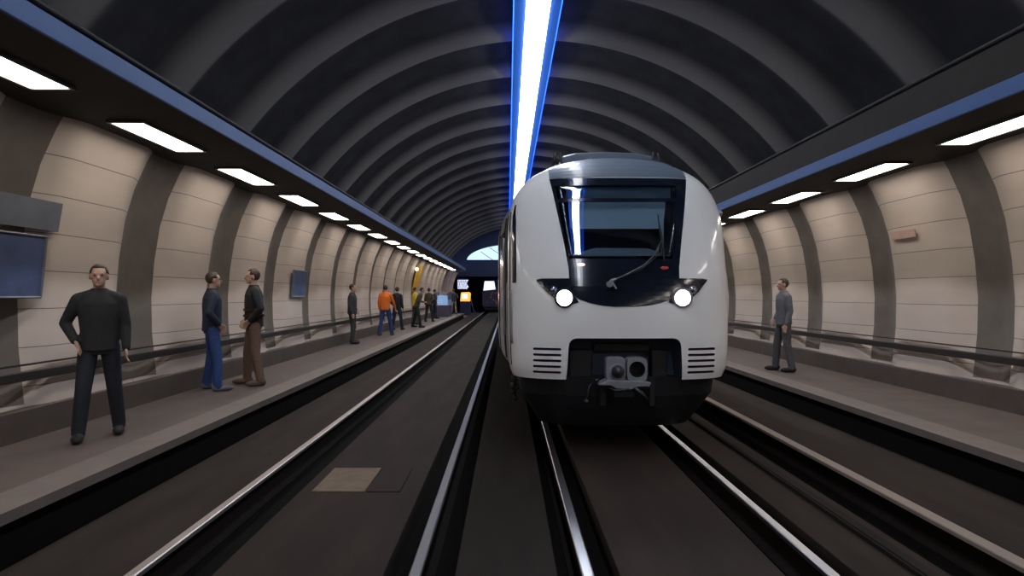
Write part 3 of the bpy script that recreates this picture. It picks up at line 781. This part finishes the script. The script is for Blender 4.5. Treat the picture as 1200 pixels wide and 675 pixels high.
    kill = [v for v in bm.verts if v.co.y > hc.y+.045+max(0, (v.co.z-hc.z-.07))*1.6 or v.co.z < hc.z-.055 or (v.co.y > hc.y-.01 and v.co.z < hc.z+.02)]
    bmesh.ops.delete(bm, geom=kill, context='VERTS'); bmesh.ops.solidify(bm, geom=bm.faces[:], thickness=.012)
    link('hair', bm, hairm or M['hair_dark'], t, smooth=True)
    if near:
        for s in (-1, 1):
            bm = bmesh.new(); ball(bm, hc+Vector((s*.030, .083, .006)), (.012, .008, .007), 10); link('eye', bm, M['rubber'], t, smooth=True)
    return t
M['hair_dark'] = mat('dark_hair', (.02, .014, .01), .6); M['hair_brown'] = mat('brown_hair', (.045, .027, .016), .6); M['hair_fair'] = mat('fair_hair', (.28, .19, .12), .6)
def cloth(n, c): 
    M[n] = mat(n, c, .85, noise=.15, nscale=30); return M[n]
black = cloth('black_cloth', (.012, .012, .013)); navyc = cloth('navy_cloth', (.012, .018, .035)); blue = cloth('blue_denim', (.018, .05, .16)); dden = cloth('dark_denim', (.009, .011, .017))
orange = cloth('orange_cloth', (.72, .16, .02)); brown = cloth('brown_cloth', (.13, .075, .05)); olive = cloth('olive_cloth', (.055, .045, .028)); grey = cloth('grey_cloth', (.07, .07, .075))
beige = cloth('beige_cloth', (.35, .26, .18)); darkg = cloth('charcoal_cloth', (.03, .03, .032)); yel = cloth('yellow_cloth', (.6, .42, .03)); greyb = cloth('bluegrey_cloth', (.11, .11, .125)); rust = cloth('rust_stripe', (.42, .15, .06)); shoe = cloth('dark_shoe', (.015, .013, .012)); bshoe = cloth('brown_shoe', (.09, .06, .045))
R_ = math.radians
# facing: rz=0 looks along +Y (away from the camera); 180 looks at the camera; -90 looks to +X (the tracks)
person((-4.17, 6.10, PH), R_(-150), 1.0, ('down', 'pocket'), .13, dict(top=black, legs=dden, shoes=shoe), 'person in black jacket and dark jeans, nearest on the left platform', hairm=M['hair_brown'], spread=.08)
person((-4.48, 9.05, PH), R_(-60), 1.02, ('down', 'pocket'), .06, dict(top=navyc, legs=blue, shoes=greyb), 'person in dark top and bright blue jeans on the left platform', hairm=M['hair_brown'])
person((-4.08, 9.60, PH), R_(120), 1.06, ('pocket', 'pocket'), .07, dict(top=black, legs=brown, shoes=bshoe), 'person in black jacket with rust bands and brown trousers beside the one in blue jeans', hairm=M['hair_brown'], stripe=rust)
person((-4.58, 17.6, PH), R_(-90), 1.0, ('pocket', 'down'), .05, dict(top=darkg, legs=darkg, shoes=shoe), 'person in charcoal clothes standing alone by the left wall handrail', near=False)
person((-4.32, 21.1, PH), R_(-10), 1.02, ('down', 'swing'), .12, dict(top=orange, legs=blue, shoes=bshoe), 'person in orange jacket and blue jeans on the left platform', near=False)
person((-4.50, 24.3, PH), R_(-20), 1.0, ('pocket', 'down'), .08, dict(top=black, legs=navyc, shoes=shoe), 'person in dark clothes just beyond the one in orange jacket', near=False)
person((-4.00, 26.2, PH), R_(-80), 1.0, ('forward', 'forward'), .16, dict(top=olive, legs=black, shoes=shoe), 'person in olive brown coat leaning forward on the left platform', near=False, lean=.35)
person((-4.45, 28.6, PH), R_(-60), 1.02, ('down', 'down'), .05, dict(top=yel, legs=grey, shoes=shoe), 'person in yellow top below the yellow wall panel', near=False)
person((-4.18, 31.7, PH), R_(-20), 1.02, ('down', 'pocket'), .06, dict(top=olive, legs=black, shoes=shoe), 'person in dark olive jacket standing behind the leaning person', near=False)
person((-4.40, 36.0, PH), R_(-70), 1.0, ('down', 'down'), .05, dict(top=darkg, legs=navyc, shoes=shoe), 'person in charcoal clothes left of the lit display case', near=False)
person((-3.98, 44.0, PH), R_(10), 1.05, ('down', 'pocket'), .07, dict(top=darkg, legs=beige, shoes=shoe), 'person in dark coat and beige trousers at the far platform end', near=False)
person((-4.32, 44.6, PH), R_(160), 1.05, ('down', 'down'), .05, dict(top=navyc, legs=navyc, shoes=shoe), 'person in navy clothes at the far platform end behind the beige trousers', near=False)
person((5.22, 11.3, PH), R_(90), 1.0, ('down', 'pocket'), .07, dict(top=greyb, legs=grey, shoes=shoe), 'person in grey clothes on the right platform beside the white train', hairm=M['hair_brown'])

# ------------------------------------------------------------------ things at the far end
t = empty('display_case', (-4.30, 40.0, PH), label='lit glass display case on a dark counter at the far platform end', cat='display case')
bm = bmesh.new(); box(bm, (-.45, -1.2, 0), (.45, 1.2, .75)); link('counter', bm, M['purple'], t, bev=.02)
bm = bmesh.new()
for x in (-.42, .42):
    for y in (-1.15, 0, 1.15): box(bm, (x-.02, y-.02, .75), (x+.02, y+.02, 1.6))
box(bm, (-.45, -1.2, 1.58), (.45, 1.2, 1.63)); link('case_frame', bm, M['metal'], t)
bm = bmesh.new(); box(bm, (-.40, -1.1, .75), (.40, 1.1, 1.1)); box(bm, (-.3, -.9, 1.1), (.2, .7, 1.38)); link('lit_goods', bm, M['caseglow'], t)
bm = bmesh.new(); box(bm, (-.43, -1.17, .76), (.43, 1.17, 1.575)); link('glass_box', bm, M['clear'], t)
t = empty('information_display', (-4.0, 53.05, 2.05), label='glowing white information display above the far platform end', cat='sign')
bm = bmesh.new(); box(bm, (-.48, 0, .12), (.48, .1, 1.10)); link('casing', bm, M['navy'], t)
bm = bmesh.new(); random.seed(3)
for r in range(6):
    x = -.44
    while x < .36:
        w = random.uniform(.06, .2); box(bm, (x, -.015, .2+r*.14), (x+w, .0, .2+r*.14+.085)); x += w+.05
link('lit_rows', bm, M['signglow'], t)
bm = bmesh.new(); box(bm, (-.03, .02, 1.1), (.03, .08, 1.32)); box(bm, (-.45, .02, 1.1), (-.39, .08, 1.32)); link('hanger', bm, M['navy'], t)
t = empty('control_cabinet', (-3.72, 52.3, -.045), label='navy cabinet with glowing orange top beyond the left platform end', cat='cabinet')
bm = bmesh.new(); box(bm, (-.45, -.3, 0), (.45, .3, 1.2)); link('cabinet_box', bm, M['navy'], t, bev=.03)
bm = bmesh.new(); prism_y(bm, [(-.42, 1.2), (.42, 1.2), (.48, 1.9), (.30, 2.0), (-.35, 1.95)], -.2, .2); link('orange_screen', bm, M['orangeglow'], t, bev=.02)
bm = bmesh.new(); box(bm, (-.22, -.23, 1.45), (.18, -.2, 1.82)); link('screen_glow', bm, M['warmglow'], t)
bm = bmesh.new(); tube(bm, [(.45, 0, 1.5), (.58, 0, 1.0), (.72, 0, .4), (1.1, -.1, .03)], .03, 8); link('cable', bm, M['grey_cable'] if 'grey_cable' in M else M['postergrey'], t, smooth=True)
# far vehicle on the left track
t = empty('distant_train', (-1.47, 62, 0), label='distant dark purple train with white lit window on left track', cat='train')
bm = bmesh.new(); prof = rounded_poly([(-1.15, .45), (1.15, .45), (1.2, 2.0), (.95, 3.3), (-.95, 3.3), (-1.2, 2.0)], .25, 4); prism_y(bm, prof, 0, 12); link('body', bm, M['purple'], t, bev=.05)
bm = bmesh.new(); prism_y(bm, [(-1.05, 2.15), (.2, 2.28), (.05, 3.12), (-.92, 3.12)], -.03, .0); link('lit_window', bm, M['warmwin'] if 'warmwin' in M else M['signglow'], t)
bm = bmesh.new(); prism_y(bm, [(-.9, .12), (.9, .12), (1.05, .45), (-1.05, .45)], .2, 11); link('underframe', bm, M['skirtblack'], t)
bm = bmesh.new()
for k in range(16):
    x, z = random.uniform(-1, .9), random.uniform(.6, 2.0); box(bm, (x, -.02, z), (x+.07, .0, z+.06))
link('small_lights', bm, M['pinkglow'], t)
for s in (-1, 1):
    for v in (2, 4, 8, 10):
        bm = bmesh.new(); tube(bm, [(s*.82, v, .42), (s*.92, v, .42)], .42, 16); link('wheel', bm, M['darkmetal'], t)

# ------------------------------------------------------------------ world, view
w = bpy.data.worlds.new('world'); scene.world = w; w.use_nodes = True
bg = w.node_tree.nodes['Background']; bg.inputs[0].default_value = (.62, .80, 1, 1); bg.inputs[1].default_value = 1.6
vs_ = scene.view_settings; vs_.view_transform = 'Standard'; vs_.look = 'None'; vs_.gamma = 1; vs_.exposure = 0; vs_.use_curve_mapping = False
